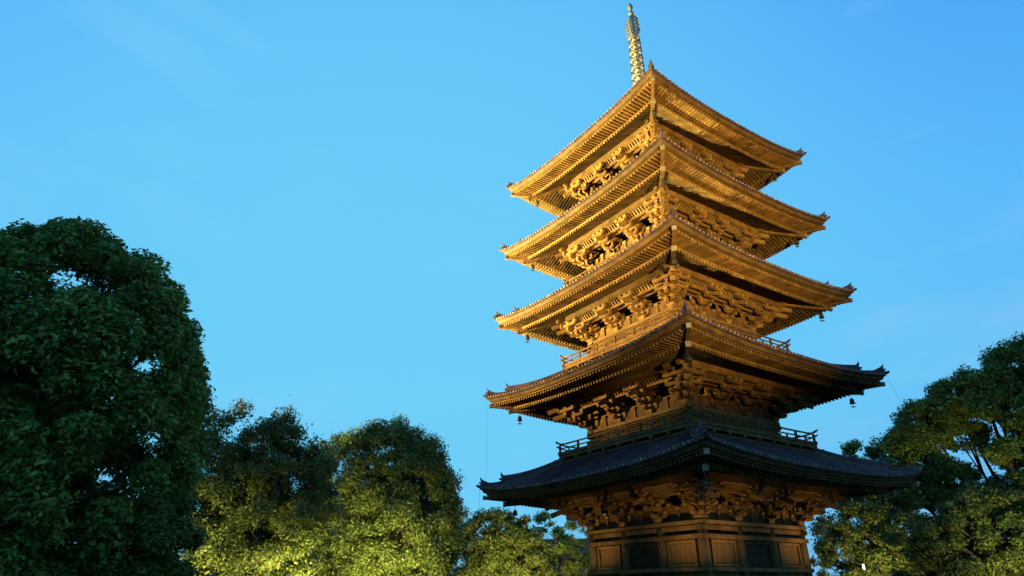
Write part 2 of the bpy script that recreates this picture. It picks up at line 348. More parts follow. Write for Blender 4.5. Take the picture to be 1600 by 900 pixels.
def build_brackets(k, st):
    c, z0 = st['c'], st['z0']; H = st['Zd']-.48-z0; u = H/1.98; s = (st['Wd']-c)/3; bay = 2*c/3; la = min(1.0, bay/3.1)
    w = .2
    A = []   # (axis, mesh-poly, along-centre, perp, z)
    def parm(y, z, L_):        # parallel to the wall at distance y
        mb = MB(); mb.prism(arm_poly(L_*la, .24*u), 'x', y-w/2, y+w/2); return mb, z*u
    def oarm(z, L_):
        mb = MB(); poly = [(-a, b) for a, b in arm_poly(L_, .24*u, True)]; mb.prism(poly, 'y', -w/2-.004, w/2+.004); return mb, z*u
    arms = [parm(0, .32, 1.35), parm(0, .74, 2.0), parm(-s, .74, 1.35), parm(-s, 1.14, 1.9), parm(-2*s, 1.14, 1.3), parm(-3*s, 1.56, 1.45), oarm(.32, s+.16), oarm(.74, 2*s+.16)]
    dai = MB(); block(dai, 0, 0, 0, .58, .38*u); dm = dai.mesh('bracket_cluster', 'wood_pale'); spots = []
    ub = MB(); block(ub, 0, 0, 0, .29, .18*u); ubm = ub.mesh('bearing_block', 'wood_pale')
    blk = MB()
    for L_, y, z in ((1.35, 0, .56), (1.35, -s, .98), (1.3, -2*s, 1.38), (1.45, -3*s, 1.80), (2.0, 0, .98)):
        a = L_*la/2-.14
        for x in (-a, 0, a): block(blk, x, y, z*u, .29, .18*u); spots.append((x, y, z*u))
    tail = MB()
    y1, zz1, y2, zz2 = .1, 2.05*u, -(3*s+.42), 1.14*u
    hh = .25
    tail.sweep([[(-.11, y1, zz1-hh/2), (.11, y1, zz1-hh/2), (.11, y1, zz1+hh/2), (-.11, y1, zz1+hh/2)],
                [(-.11, y2+.10, zz2-hh/2), (.11, y2+.10, zz2-hh/2), (.11, y2, zz2+hh/2), (-.11, y2, zz2+hh/2)]])
    ameshes = [(a.mesh('bracket_arm', 'wood'), z) for a, z in arms]; bm_ = blk.mesh('bearing_block', 'wood_pale'); tm = tail.mesh('tail_rafter', 'wood_pale')
    alls = MB()
    for a, z in arms: alls.add([(x, y, zz+z) for x, y, zz in a.v], a.f)
    allm = alls.mesh('bracket_arm', 'wood')
    for sd in range(4):
        for x in (-bay/2, bay/2):
            a = sd*math.pi/2; P = (x*math.cos(a)+c*math.sin(a), x*math.sin(a)-c*math.cos(a), z0)
            cl = ob('bracket_cluster', dm, PAG, P, a)
            if sd in (0, 1) and k < 4:
                for q in spots: ob('bearing_block', ubm, cl, q)
            else: ob('bearing_block', bm_, cl, stuff=True)
            if sd in (0, 1):
                for me, z in ameshes: ob('bracket_arm', me, cl, (0, 0, z))
            else: ob('bracket_arm', allm, cl, stuff=True)
            ob('tail_rafter', tm, cl)
    # corners (frame: corner column, faces -y and +x)
    dai = MB(); block(dai, 0, 0, 0, .62, .38*u); dm = dai.mesh('corner_bracket_cluster', 'wood_pale'); blk = MB(); spots = []; arms = []
    for f in (0, 1):
        def put(mb, z, f=f):
            if f: mb.v = [(-y, x, zz+.003) for x, y, zz in mb.v]      # rotate +90: -y face to +x face
            arms.append((mb, z))
        for y, z, L_, off in ((0, .32, 1.5, .0), (-s, .74, 1.35+s, .3), (-2*s, 1.14, 1.5+s, .6), (-3*s, 1.56, 1.4+s, .9)):
            mb = MB(); mb.prism([(p+off*(1 if f == 0 else -1), q) for p, q in arm_poly(L_, .24*u)], 'x', y-w/2, y+w/2); put(mb, z*u)
            a = L_/2-.14
            for x in (-a, 0, a):
                xx = x+off*(1 if f == 0 else -1); 
                q = (-y, xx, (z+.24)*u) if f else (xx, y, (z+.24)*u)
                block(blk, *q, .29, .18*u); spots.append(q)
        mb = MB(); mb.prism([(-p, q) for p, q in arm_poly(s*2+.16, .24*u, True)], 'y', -w/2, w/2); put(mb, .745*u)
    dg = Vector((1, -1, 0)).normalized(); pp = Vector((1, 1, 0)).normalized()
    for z, L_ in ((.32, s*1.41+.2), (.74, 2*s*1.41+.2), (1.14, 2.5*s*1.41+.2)):
        rows = [[dg*a+pp*t+Vector((0, 0, b)) for a, b in arm_poly(L_, .24*u, True)] for t in (-.13, .13)]
        mb = MB(); mb.sweep(rows); arms.append((mb, z*u+.006))
        q = dg*(L_-.2); block(blk, q.x, q.y, (z+.24)*u, .32, .18*u); spots.append((q.x, q.y, (z+.24)*u))
    tl = MB()
    for (za, zb_, e_) in ((2.2, 1.08, .5), (2.75, 1.62, .9)):
        a0 = dg*.0; a1 = dg*(3*s*1.414+e_); rows = []
        for P, z, sl in ((a0, za*u, 0), (a1, zb_*u, .1)):
            rows.append([P-dg*sl-pp*.14+Vector((0, 0, z-.15)), P-dg*sl+pp*.14+Vector((0, 0, z-.15)), P+pp*.14+Vector((0, 0, z+.15)), P-pp*.14+Vector((0, 0, z+.15))])
        tl.sweep(rows)
    am = [(a.mesh('bracket_arm', 'wood'), z) for a, z in arms]; bm_ = blk.mesh('bearing_block', 'wood_pale'); tm = tl.mesh('tail_rafter', 'wood_pale')
    alls = MB()
    for a, z in arms: alls.add([(x, y, zz+z) for x, y, zz in a.v], a.f)
    allm = alls.mesh('bracket_arm', 'wood')
    for sd in range(4):
        a = sd*math.pi/2; P = (c*math.cos(a)+c*math.sin(a), c*math.sin(a)-c*math.cos(a), z0)
        cl = ob('corner_bracket_cluster', dm, PAG, P, a)
        if sd == 0 and k < 2:
            for q in spots: ob('bearing_block', ubm, cl, q)
        else: ob('bearing_block', bm_, cl, stuff=True)
        if sd == 0:
            for me, z in am: ob('bracket_arm', me, cl, (0, 0, z))
        else: ob('bracket_arm', allm, cl, stuff=True)
        ob('corner_tail_rafter', tm, cl)
    # tie beams along the wall and the steps, coved ribs, struts, wall boards with dark openings
    def beam(y, z, h, t, ext, name='tie_beam', m='wood', dz=0):
        mb = MB(); mb.prism([(y-t/2, z), (y+t/2, z), (y+t/2, z+h), (y-t/2, z+h)], 'y', -(-y)-ext, -y+ext)
        o = side4(name, mb, m, PAG)
        for q in (1, 3): o[q].location.z = -.008
    beam(-c, z0+1.62*u, .12*u, .18, .55); beam(-c-s, z0+1.56*u, .18*u, .16, .45); beam(-c-2*s, z0+1.56*u, .18*u, .17, .5); beam(-c, z0+1.72*u, .22*u, .18, .4)
    # coved ribs
    mb = MB(); n = int(2*(c+2*s)/.27)
    for i in range(n+1):
        x = -(c+2*s)+2*(c+2*s)*i/n
        mb.bar((x, -c-2*s-.08, z0+1.68*u), (x, -c-3*s+.12, z0+2.02*u), .09, .07)
    side4('cove_rib', mb, 'wood_pale', PAG, stuff=True)
    mb = MB(); z = z0+2.0*u
    mb.sweep([[(-c-2*s-.1, -c-2*s-.05, z0+1.75*u), (-c-3*s+.1, -c-3*s+.1, z+.09)], [(c+2*s+.1, -c-2*s-.05, z0+1.75*u), (c+3*s-.1, -c-3*s+.1, z+.09)]], closed=False, caps=False)
    mb.sweep([[(-c-2*s, -c-2*s, z0+1.74*u), (-c, -c, z0+1.74*u)], [(c+2*s, -c-2*s, z0+1.74*u), (c, -c, z0+1.74*u)]], closed=False, caps=False)
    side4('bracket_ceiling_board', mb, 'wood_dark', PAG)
    mb = MB(); mb.sweep([[(-.11, -c-.08, z0), (.11, -c-.08, z0), (.11, -c+.03, z0), (-.11, -c+.03, z0)], [(-.07, -c-.08, z0+.7*u), (.07, -c-.08, z0+.7*u), (.07, -c+.03, z0+.7*u), (-.07, -c+.03, z0+.7*u)]]); stm = mb.mesh('strut', 'wood')
    mb = MB(); block(mb, 0, -c-.02, z0+.705*u, .3, .2*u); sbm = mb.mesh('strut_block', 'wood_pale')
    for sd in range(4):
        a = sd*math.pi/2
        for i in (-1, 0, 1):
            so = ob('strut', stm, PAG, (i*bay*math.cos(a), i*bay*math.sin(a), 0), a); ob('strut_block', sbm, so)
    # wall boarding between the brackets: planks with an open slot in each bay
    mb = MB()
    for i in (-1, 0, 1):
        x = i*bay
        mb.box((x, -c+.06, z0+.51*u), (bay*.98, .06, 1.02*u))
        mb.box((x, -c+.06, z0+1.9*u), (bay*.98, .06, .52*u))
        ww = bay*.29
        for q in (-1, 1): mb.box((x+q*(bay/2-ww/2), -c+.06, z0+1.33*u), (ww, .06, .63*u))
    side4('wall_boarding', mb, 'wood', PAG, stuff=True)
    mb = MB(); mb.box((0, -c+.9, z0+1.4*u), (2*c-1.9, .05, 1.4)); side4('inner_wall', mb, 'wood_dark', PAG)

def build_body(k, st):
    c, z0 = st['c'], st['z0']; bay = 2*c/3
    zf = 1.25 if k == 0 else st['fz']-.3
    h = z0-zf
    r = [.31, .25, .24, .23, .22][k]
    col = MB(); col.lathe([(r, 0), (r, h*.6), (r*.93, h-.2)], 14); cm = col.mesh('column', 'wood', True)
    for sd in range(4):
        a = sd*math.pi/2
        for x in (-c, -bay/2, bay/2): ob('column', cm, PAG, (x*math.cos(a)+c*math.sin(a), x*math.sin(a)-c*math.cos(a), zf))
    def b(y, z, hh, t, ext, name, m='wood'):
        mb = MB(); mb.box((0, -c-y, z+hh/2), (2*c+2*ext, t, hh)); o = side4(name, mb, m, PAG)
        for q in (1, 3): o[q].location.z = -.01
    b(0, z0-.20, .20, .62 if k == 0 else .5, .34, 'wall_plate', 'wood_pale')
    b(.12, z0-.52, .26, .16, .42, 'head_tie_beam')
    if k == 0:
        b(r*.9, z0-1.0, .24, .14, .3, 'nageshi_rail'); b(r*.9, z0-2.72, .22, .14, .3, 'nageshi_rail'); b(r*.9, zf+.15, .26, .16, .32, 'nageshi_rail')
        # window bays and door bay, each bay boarded
        for sd in (0, 1, 2, 3):
            a = sd*math.pi/2
            for bx in (-1, 0, 1):
                P = (bx*bay*math.cos(a)+c*math.sin(a), bx*bay*math.sin(a)-c*math.cos(a), 0); wi = bay-2*r+.06
                bd = MB(); bd.box((0, .1, (zf+z0-.5)/2), (wi, .05, z0-.5-zf))
                if 'bay_board' not in CACHE: CACHE['bay_board'] = bd.mesh('bay_board', 'wood_dark')
                ob('bay_board', CACHE['bay_board'], PAG, P, a)
                if bx:
                    if 'win' not in CACHE:
                        fr = MB(); zt, zb_ = z0-1.04, z0-2.46; wv = wi-.75
                        for q in (-1, 1): fr.box((q*(wv/2+.08), -.06, (zt+zb_)/2), (.16, .16, zt-zb_-.02))
                        fr.box((0, -.06, zt-.08+.002), (wv, .15, .15)); fr.box((0, -.075, zb_+.06), (wv+.5, .2, .14))
                        CACHE['win'] = fr.mesh('window', 'wood')
                        sl = MB(); 
                        sl.box((0, 0, (zt+zb_)/2), (wv/5-.018, .05, zt-zb_-.27))
                        CACHE['slat'] = sl.mesh('shutter_board', 'wood'); CACHE['wv'] = wv
                        sb_ = MB(); 
                        for q in (-1, 1): sb_.box((q*(wi/2-.09), .02, (zt+zb_)/2), (.16, .1, zt-zb_))
                        sb_.box((0, .055, (zt+zb_)/2), (wv, .03, zt-zb_)); CACHE['side'] = sb_.mesh('window_back_board', 'wood_dark')
                        ap = MB()
                        for q in range(6): ap.box((-wi/2+(q+.5)*wi/6, .04, (zf+.42+zb_-.28)/2), (wi/6-.012, .06, zb_-.28-zf-.42))
                        CACHE['apron'] = ap.mesh('apron_board', 'wood')
                    wn = ob('window', CACHE['win'], PAG, P, a); ob('window_back_board', CACHE['side'], wn); ob('apron_board', CACHE['apron'], wn)
                    nb = 5
                    for q in range(nb): ob('shutter_board', CACHE['slat'], wn, (-CACHE['wv']/2+(q+.5)*CACHE['wv']/nb, 0, 0))
                else:
                    if 'door' not in CACHE:
                        zt = z0-1.04; fr = MB()
                        for q in (-1, 1): fr.box((q*(wi/2-.1), -.06, (zt+zf+.4)/2), (.2, .2, zt-zf-.4))
                        fr.box((0, -.06, zt-.1), (wi-.4, .19, .2)); CACHE['door'] = fr.mesh('door', 'wood_dark')
                        lf = MB(); lw = (wi-.44)/2
                        for q in range(4): lf.box((-lw/2+(q+.5)*lw/4, 0, (zt-.2+zf+.4)/2), (lw/4-.01, .07, zt-.2-zf-.4))
                        for zz in (.25, .55, .85): lf.box((0, -.05, zf+.4+(zt-.2-zf-.4)*zz), (lw-.04, .05, .12))
                        CACHE['leaf'] = lf.mesh('door_leaf', 'wood_dark'); CACHE['lw'] = lw
                    dr = ob('door', CACHE['door'], PAG, P, a)
                    for q in (-1, 1): ob('door_leaf', CACHE['leaf'], dr, (q*(CACHE['lw']/2+.006), 0, 0))
    else:
        b(r*.85, z0-.92, .18, .12, .28, 'nageshi_rail'); b(r*.85, st['fz']+.05, .2, .14, .3, 'nageshi_rail')
        mb = MB()
        for i in (-1, 0, 1):
            wi = bay-2*r+.1; x = i*bay
            for q in range(8): mb.box((x-wi/2+(q+.5)*wi/8, -c+.05, (zf+z0-.2)/2), (wi/8-.012, .06, h-.2))
            if i:
                for q in range(7): mb.box((x-.42+q*.14, -c-.03, st['fz']+.62*(z0-st['fz'])/1.55), (.05, .06, .5))
            for q in (-1, 1): mb.box((x+q*wi*.38, -c-.02, (zf+z0-.4)/2), (.1, .1, h-.5))
        side4('wall_boarding', mb, 'wood', PAG, stuff=True)
        build_balcony(k, st)

def build_balcony(k, st):
    fw, fz = st['fw'], st['fz']; c = st['c']
    fl = MB()
    fl.sweep([[(-fw, -fw, fz-.09), (fw, -fw, fz-.09), (fw, fw, fz-.09), (-fw, fw, fz-.09)], [(-fw, -fw, fz), (fw, -fw, fz), (fw, fw, fz), (-fw, fw, fz)]])
    B = ob('balcony', fl.mesh('balcony', 'wood'), PAG)
    # balcony waist: stacked base with small bracket arms and projecting beam ends
    for y, z, hh, t, ext in ((fw-.16, fz-.31, .21, .2, .12), (fw-.30, fz-.60, .14, .16, .3), (fw-.42, fz-.88, .2, .18, .1)):
        mb = MB(); mb.box((0, -y, z+hh/2), (2*(y+ext), t, hh))
        o = side4('balcony_beam', mb, 'wood', B)
        for q in (1, 3): o[q].location.z = -.01
    mb = MB(); n = 9
    for i in range(n):
        x = -fw+.5+(2*fw-1.0)*i/(n-1)
        mb.box((x, -fw+.28, fz-.4), (.2, .5, .16)); mb.box((x, -fw+.5, fz-.56), (.3, .34, .16))
    side4('balcony_bracket', mb, 'wood', B, stuff=True)
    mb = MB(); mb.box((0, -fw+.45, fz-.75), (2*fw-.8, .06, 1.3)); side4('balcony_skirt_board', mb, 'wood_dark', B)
    # diagonal base beam end with pale cap, at each corner
    mb = MB(); mb.bar((fw-1.2, -fw+1.2, fz-.52), (fw+.22, -fw-.22, fz-.52), .2, .22); side4('corner_beam_end', mb, 'wood', B)
    # railing
    y = fw-.12
    def up_(x): return .16*max(0, (abs(x)-y+.7)/.95)**2
    for z, hh, t, ext in ((fz+.08, .10, .12, .18), (fz+.36, .07, .09, .3), (fz+.66, .09, .10, .38)):
        rail = MB(); xs = linspace(-y-ext, y+ext, 25); rows = []
        for x in xs:
            zz = z+(up_(x) if ext > .2 else 0); rows.append([(x, -y-t/2, zz-hh/2), (x, -y+t/2, zz-hh/2), (x, -y+t/2, zz+hh/2), (x, -y-t/2, zz+hh/2)])
        rail.sweep(rows); o = side4('rail', rail, 'wood', B)
        for q in (1, 3): o[q].location.z = -.015
    ps = MB(); ps.box((0, 0, .33), (.13, .13, .66)); pm = ps.mesh('railing_post', 'wood')
    ss = MB(); ss.box((0, 0, .18), (.09, .09, .36)); sm = ss.mesh('railing_stud', 'wood')
    n = 6
    for sd in (0, 1, 2, 3):
        a = sd*math.pi/2
        for i in range(2*n):
            x = -y+2*y*i/(2*n)
            P = (x*math.cos(a)+y*math.sin(a), x*math.sin(a)-y*math.cos(a), fz)
            if i % 2 == 0: ob('railing_post', pm, B, P, a)
            else: ob('railing_stud', sm, B, P, a)
CACHE = {}
for k, st in enumerate(ST):
    build_roof(k, st); build_brackets(k, st); build_body(k, st)

# podium
pd = MB(); pd.box((0, 0, .58), (14.6, 14.6, 1.16)); pod = ob('stone_podium', pd.mesh('stone_podium', 'stone'), PAG)
cs = MB()
for i in range(15): cs.box((-7.4+(i+.5)*14.8/15-.0, -7.05, 1.2), (14.8/15-.02, .8, .12))
side4('coping_stone', cs, 'stone', pod, stuff=True)
fl = MB(); fl.box((0, 0, 1.2), (13.2, 13.2, .1)); ob('podium_floor', fl.mesh('podium_floor', 'stone'), pod)
stp = MB()
for i in range(6): stp.box((0, -7.45-.3*(5-i)-.15, (i+1)*.19/2), (3.2, .3, (i+1)*.19))
side4('stone_steps', stp, 'stone', pod)

# spire (sorin)
sp = MB(); top = ST[4]['m']+ST[4]['R']
sp.box((0, 0, top+.15), (1.7, 1.7, .9)); sp.box((0, 0, top+.66), (1.95, 1.95, .14))
sp.lathe([(.8, top+.72), (.85, top+.95), (.7, top+1.25), (.35, top+1.45), (.2, top+1.5), (.55, top+1.7), (.75, top+2.0), (.3, top+2.02), (.24, top+2.1), (.22, 50.0), (.12, 52.6), (.06, 54.0)], 14)
SP = ob('spire', sp.mesh('spire', 'gilt', True), PAG)
zr0, zr1 = top+2.9, 49.7
for i in range(9):
    z = zr0+(zr1-zr0)*i/8; r = .68-.02*i
    mb = MB(); n = 20
    rows = [[((r+a)*math.cos(t), (r+a)*math.sin(t), b) for a, b in ((-.07, -.13), (.03, -.13), (.03, .13), (-.07, .13))] for t in [2*math.pi*j/n for j in range(n+1)]]
    mb.sweep(rows, caps=False)
    for j in range(4): mb.bar((0, 0, 0), ((r-.05)*math.cos(j*math.pi/2), (r-.05)*math.sin(j*math.pi/2), 0), .07, .1)
    mb.lathe([(.2, -.34), (.34, -.2), (.38, -.05), (.28, .2), (.2, .36)], 12)
    rg = ob('spire_ring', mb.mesh('spire_ring', 'gilt', True), SP, (0, 0, z))
    bl = MB()
    for j in range(8):
        t = j*math.pi/4+.2; x, y = (r+.03)*math.cos(t), (r+.03)*math.sin(t)
        bl.bar((x, y, -.13), (x, y, -.24), .02, .02, (1, 0, 0)); bl.lathe([(.03, -.22), (.06, -.3), (.085, -.46), (.0, -.46)], 6, (x, y, 0))
    ob('ring_chime', bl.mesh('ring_chime', 'iron'), SP, (0, 0, z), stuff=True)
for j in range(4):      # water-flame fins: openwork plates round the shaft
    mb = MB(); t = j*math.pi/2+.35; co, si = math.cos(t), math.sin(t)
    out = [(.12, 50.1), (.56, 50.15), (.72, 50.6), (.66, 51.0), (.74, 51.4), (.66, 51.85), (.66, 52.2), (.48, 52.5), (.26, 52.9), (.12, 52.7)]
    inn = [(.26, 50.5), (.40, 50.5), (.46, 50.8), (.42, 51.1), (.46, 51.5), (.40, 51.9), (.38, 52.2), (.30, 52.4), (.24, 52.5), (.24, 52.2)]
    for a in (-.012, .012):
        pass
    rows = []
    for (a, b), (c_, d_) in zip(out+out[:1], inn+inn[:1]):
        rows.append([(x*co-y*si, x*si+y*co, z) for x, y, z in ((a, -.015, b), (a, .015, b), (c_, .015, d_), (c_, -.015, d_))])
    mb.sweep(rows, caps=False)
    for z in (50.75, 51.2, 51.65, 52.1): mb.box(((.38)*co, .38*si, z), (.5, .03, .16), t)
    mb.box((.4*co, .4*si, 51.3), (.07, .034, 1.9), t)
    ob('flame_fin', mb.mesh('flame_fin', 'gilt'), SP)
mb = MB(); mb.lathe([(.05, 52.95), (.2, 53.0), (.27, 53.2), (.2, 53.42), (.06, 53.5), (.05, 53.7), (.16, 53.8), (.25, 54.05), (.2, 54.3), (.06, 54.6), (.01, 54.85)], 14)
ob('sacred_jewel', mb.mesh('sacred_jewel', 'gilt', True), SP)

# wind bells (rest hidden behind the tower: near, left and right corners only)
bl = MB(); bl.lathe([(.0, 0), (.10, -.01), (.17, -.08), (.19, -.3), (.25, -.46), (.25, -.48), (.0, -.44)], 12)
bell_me = bl.mesh('bell_body', 'bronze', True)
hk = MB(); hk.bar((0, 0, .0), (0, 0, .34), .035, .035, (1, 0, 0)); hk.tube([(0, 0, .3), (.06, 0, .36), (0, 0, .42), (-.06, 0, .36), (0, 0, .3)], .015, 4); hook_me = hk.mesh('bell_hook', 'iron')
ck = MB(); ck.bar((0, 0, -.4), (0, 0, -.74), .03, .03, (1, 0, 0)); ck.box((0, 0, -.76), (.42, .05, .07)); ck.box((0, 0, -.76), (.05, .42, .068)); clap_me = ck.mesh('bell_clapper', 'bronze')
names = ['lowest', 'second', 'third', 'fourth', 'top']
for k, (w, z) in enumerate(BELL_SPOTS):
    for nm, (a, b) in (('near', (1, -1)), ('left', (-1, -1)), ('right', (1, 1))):
        x, y = w*a, w*b; wx, wy = x*math.cos(RZ)-y*math.sin(RZ), x*math.sin(RZ)+y*math.cos(RZ)
        B = thing('wind_bell', f'small dark bronze wind bell hanging under the {nm} corner of the {names[k]} pagoda roof', 'wind bell', (wx, wy, z-.28), RZ+.4*k, 'wind bells under the pagoda roof corners'); B.scale = (.78, .78, .78)
        ob('bell_body', bell_me, B); ob('bell_hook', hook_me, B); ob('bell_clapper', clap_me, B)

# down-conductor wires hanging from the lowest left eave corner and the second right one
def cable(p0, p1, label, sag=.3):
    mb = MB(); p0, p1 = Vector(p0), Vector(p1); pts = []
    for i in range(9):
        t = i/8; p = p0.lerp(p1, t); p += Vector((.3, .1, 0))*sag*math.sin(math.pi*t); pts.append(p)
    mb.tube(pts, .007, 5); thing('wire', label, 'wire', me=mb.mesh('wire', 'iron'), group='wires hanging from the roof corners')
def cor(k, a, b, dz=0, dw=0):
    w = ST[k]['W']+dw; x, y = a*w, b*w; return (x*math.cos(RZ)-y*math.sin(RZ), x*math.sin(RZ)+y*math.cos(RZ), ST[k]['m']+ST[k]['sag']+dz)
q = cor(0, -1, -1); cable(q, (q[0]-.15, q[1], .0), 'thin dark wire dropping from the left tip of the lowest roof', 0)
q = cor(1, 1, 1); cable(q, (q[0]+2.2, q[1]+.3, 0.), 'thin dark wire slanting down from the right tip of the second roof', .8)
q = cor(1, -1, -1); w_ = cor(0, -1, -1, .1, -.3); cable(q, w_, 'faint thin wire between the left tips of the second and lowest roofs', .3)

# ------------------------------------------------------------------ floodlights (real lamps standing on the ground)
def flood(loc, target, power, colour, size, blend, label, radius=.25):
    T = thing('floodlight', label, 'floodlight', (loc[0], loc[1], 0), 0, 'ground floodlights')
    d = (Vector(target)-Vector(loc)).normalized(); z = loc[2]
    st_ = MB(); st_.box((0, 0, .04), (.5, .5, .08)); st_.box((-.24, 0, z*.5), (.05, .1, z)); st_.box((.24, 0, z*.5), (.05, .1, z)); ob('stand', st_.mesh('stand', 'iron'), T)
    hb = MB(); n = 12
    q = d.to_track_quat('Z', 'Y').to_matrix()
    rows = [[q@Vector((r_*math.cos(2*math.pi*j/n), r_*math.sin(2*math.pi*j/n), h))+Vector((0, 0, z)) for j in range(n)] for r_, h in ((.08, -.4), (.2, -.3), (.27, -.04), (.27, -.02))]
    hb.sweep(rows); ob('lamp_housing', hb.mesh('lamp_housing', 'iron', False), T)
    Lm = bpy.data.lights.new('flood_lamp', 'SPOT'); Lm.energy = power; Lm.color = colour; Lm.spot_size = R(size); Lm.spot_blend = blend; Lm.shadow_soft_size = radius
    o = bpy.data.objects.new('flood_lamp', Lm); COL.objects.link(o); o.parent = T; o.location = (0, 0, z); o.rotation_euler = d.to_track_quat('-Z', 'Y').to_euler()
    return T
AMB = (1, .90, .33); ORG = (1, .70, .22)
flood((-64, -3, 3.0), (0, 0, 38), 1650000, AMB, 33, .9, 'powerful yellow floodlight far to the left, beyond the gap between the two lit trees')
flood((-56, -22, 14.0), (0, 0, 27), 640000, ORG, 33, .6, 'orange floodlight on a tall stand far to the left aimed at the middle storeys')
flood((20, -56, 3), (1, -1, 30), 360000, ORG, 33, .8, 'orange floodlight right of the viewer aimed at the right face')
def L2W(x, y): return (x*math.cos(RZ)-y*math.sin(RZ), x*math.sin(RZ)+y*math.cos(RZ))
for (x, y, tx, ty, lab) in ((4.2, -7.6, 3.2, -5.0, 'small orange uplight on the podium by the near end of the left face'), (-3.9, -7.6, -3.5, -5.0, 'small orange uplight on the podium by the far end of the left face'),
                       (7.6, -3.8, 5.0, -3.4, 'small orange uplight on the podium by the near end of the right face'), (7.6, 4.0, 5.0, 3.6, 'small orange uplight on the podium by the far end of the right face')):
    a, b = L2W(x, y), L2W(tx, ty); flood((a[0], a[1], 1.5), (b[0], b[1], 6.6), 900, ORG, 90, 1, lab, .12)

# ------------------------------------------------------------------ trees
def leaf_mesh(name, pts, nrm, size, m, aspect=.5):
    n = len(pts); jit = rng.normal(size=(n, 3))*.55; nn = nrm+jit; nn /= np.linalg.norm(nn, axis=1)[:, None]
    a = rng.normal(size=(n, 3)); u = np.cross(nn, a); u /= np.linalg.norm(u, axis=1)[:, None]; v = np.cross(nn, u)
    s = (size*rng.uniform(.4, 1.55, n))[:, None]
    V = np.stack([pts-u*s, pts+v*s*aspect+nn*s*.12, pts+u*s, pts-v*s*aspect+nn*s*.12], 1).reshape(-1, 3)
    me = bpy.data.meshes.new(name); me.vertices.add(4*n); me.vertices.foreach_set('co', V.ravel().astype(np.float32))
    me.loops.add(4*n); me.loops.foreach_set('vertex_index', np.arange(4*n, dtype=np.int32)); me.polygons.add(n)
    me.polygons.foreach_set('loop_start', np.arange(0, 4*n, 4, dtype=np.int32)); me.update(calc_edges=True); me.validate(); me.materials.append(MT[m]); return me
def tree(name, label, cat, base, clumps, leaf, m, per, trunk_r, group=None, tail=1.3, branch=.5, squash=.75, droop=.0, aspect=.5, fork=.35, shell=.5, limbs=None):
    """clumps: array (n,4) centre+radius in world metres"""
    bx, by = base; T = thing(name, label, cat, (bx, by, 0), 0, group)
    C_ = clumps.copy(); C_[:, 0] -= bx; C_[:, 1] -= by
    P = []; NR = []
    cc = C_[:, :3].mean(0); tocam = np.array([-bx, -47-by]); tocam = tocam/np.linalg.norm(tocam); spread = np.abs(C_[:, :2]-cc[:2]).max()
    for x, y, z, r in C_:
        face = ((x-cc[0])*tocam[0]+(y-cc[1])*tocam[1])/spread
        k = int(per*r*r*(1.35 if face > -.1 else .4)); d = rng.normal(size=(k, 3)); d /= np.linalg.norm(d, axis=1)[:, None]
        rr = r*(rng.uniform(0, 1, k)**shell)*(1+.22*np.sin(d[:, 0]*5+x)*np.sin(d[:, 1]*4+y))
        tw = rng.uniform(0, 1, k) < .09; rr[tw] *= rng.uniform(1.0, tail, tw.sum())
        p = d*rr[:, None]*np.array([1, 1, squash]); p[:, 2] -= droop*(np.abs(rr)/r)**2*r
        P.append(p+np.array([x, y, z])); NR.append(d*.6+np.array([0, 0, .7]))
    P = np.concatenate(P); NR = np.concatenate(NR); ok = P[:, 2] > .2
    cr_ = ob('crown', leaf_mesh('crown', P[ok], NR[ok], leaf, m, aspect), T)
    tb = MB(); ztop = np.percentile(C_[:, 2], 70); cx, cyy = C_[:, 0].mean(), C_[:, 1].mean(); zf = ztop*fork
    pts = [(0, 0, -.1), (cx*.1+.1, cyy*.1, zf*.5), (cx*.35, cyy*.35, zf), (cx*.8, cyy*.8, ztop)]
    tb.tube(pts, [trunk_r*1.25, trunk_r, trunk_r*.85, trunk_r*.3], 9); ob('trunk', tb.mesh('trunk', 'bark', True), T)
    br = MB(); idx = rng.permutation(len(C_))[:int(len(C_)*branch)]
    for i in idx:
        x, y, z, r = C_[i]; t = min(.95, max(.05, (z*.55-zf)/(ztop-zf+.01))); s0 = Vector(pts[2]).lerp(Vector(pts[3]), t); e0 = Vector((x, y, z)); mid = s0.lerp(e0, .5)+Vector((rng.normal()*.3, rng.normal()*.3, -.1*(e0-s0).length))
        r0 = trunk_r*(.34-.18*t)
        br.tube([s0, mid, e0], [r0, r0*.6, r0*.15], 5)
        for _ in range(2):
            d = Vector(rng.normal(size=3)).normalized()*r*.8; br.tube([mid.lerp(e0, .5), e0+d], [r0*.35, r0*.08], 4)
    for n_, (x, y, z, R_) in enumerate(limbs or []):
        x -= bx; y -= by; s0 = pts[1] if n_ % 2 else pts[2]; s0 = Vector(s0)
        p1 = Vector((s0.x+(x-s0.x)*.45, s0.y+(y-s0.y)*.5, s0.z+(z-s0.z)*.32)); p2 = Vector((s0.x+(x-s0.x)*.85, s0.y+(y-s0.y)*.85, s0.z+(z-s0.z)*.72)); p3 = Vector((x, y, z))
        br.tube([s0, s0.lerp(p1, .5)+Vector((.1, 0, -.15)), p1, p2, p3], [trunk_r*.6, trunk_r*.5, trunk_r*.4, trunk_r*.28, .04], 7)
        for _ in range(5):
            d = Vector(rng.normal(size=3)).normalized()*R_*.9; br.tube([p2.lerp(p3, rng.uniform(-.3, .6)), p3+d*.6, p3+d], [.07, .05, .02], 4)
    ob('branches', br.mesh('branches', 'bark', True), T, stuff=True)
    return T
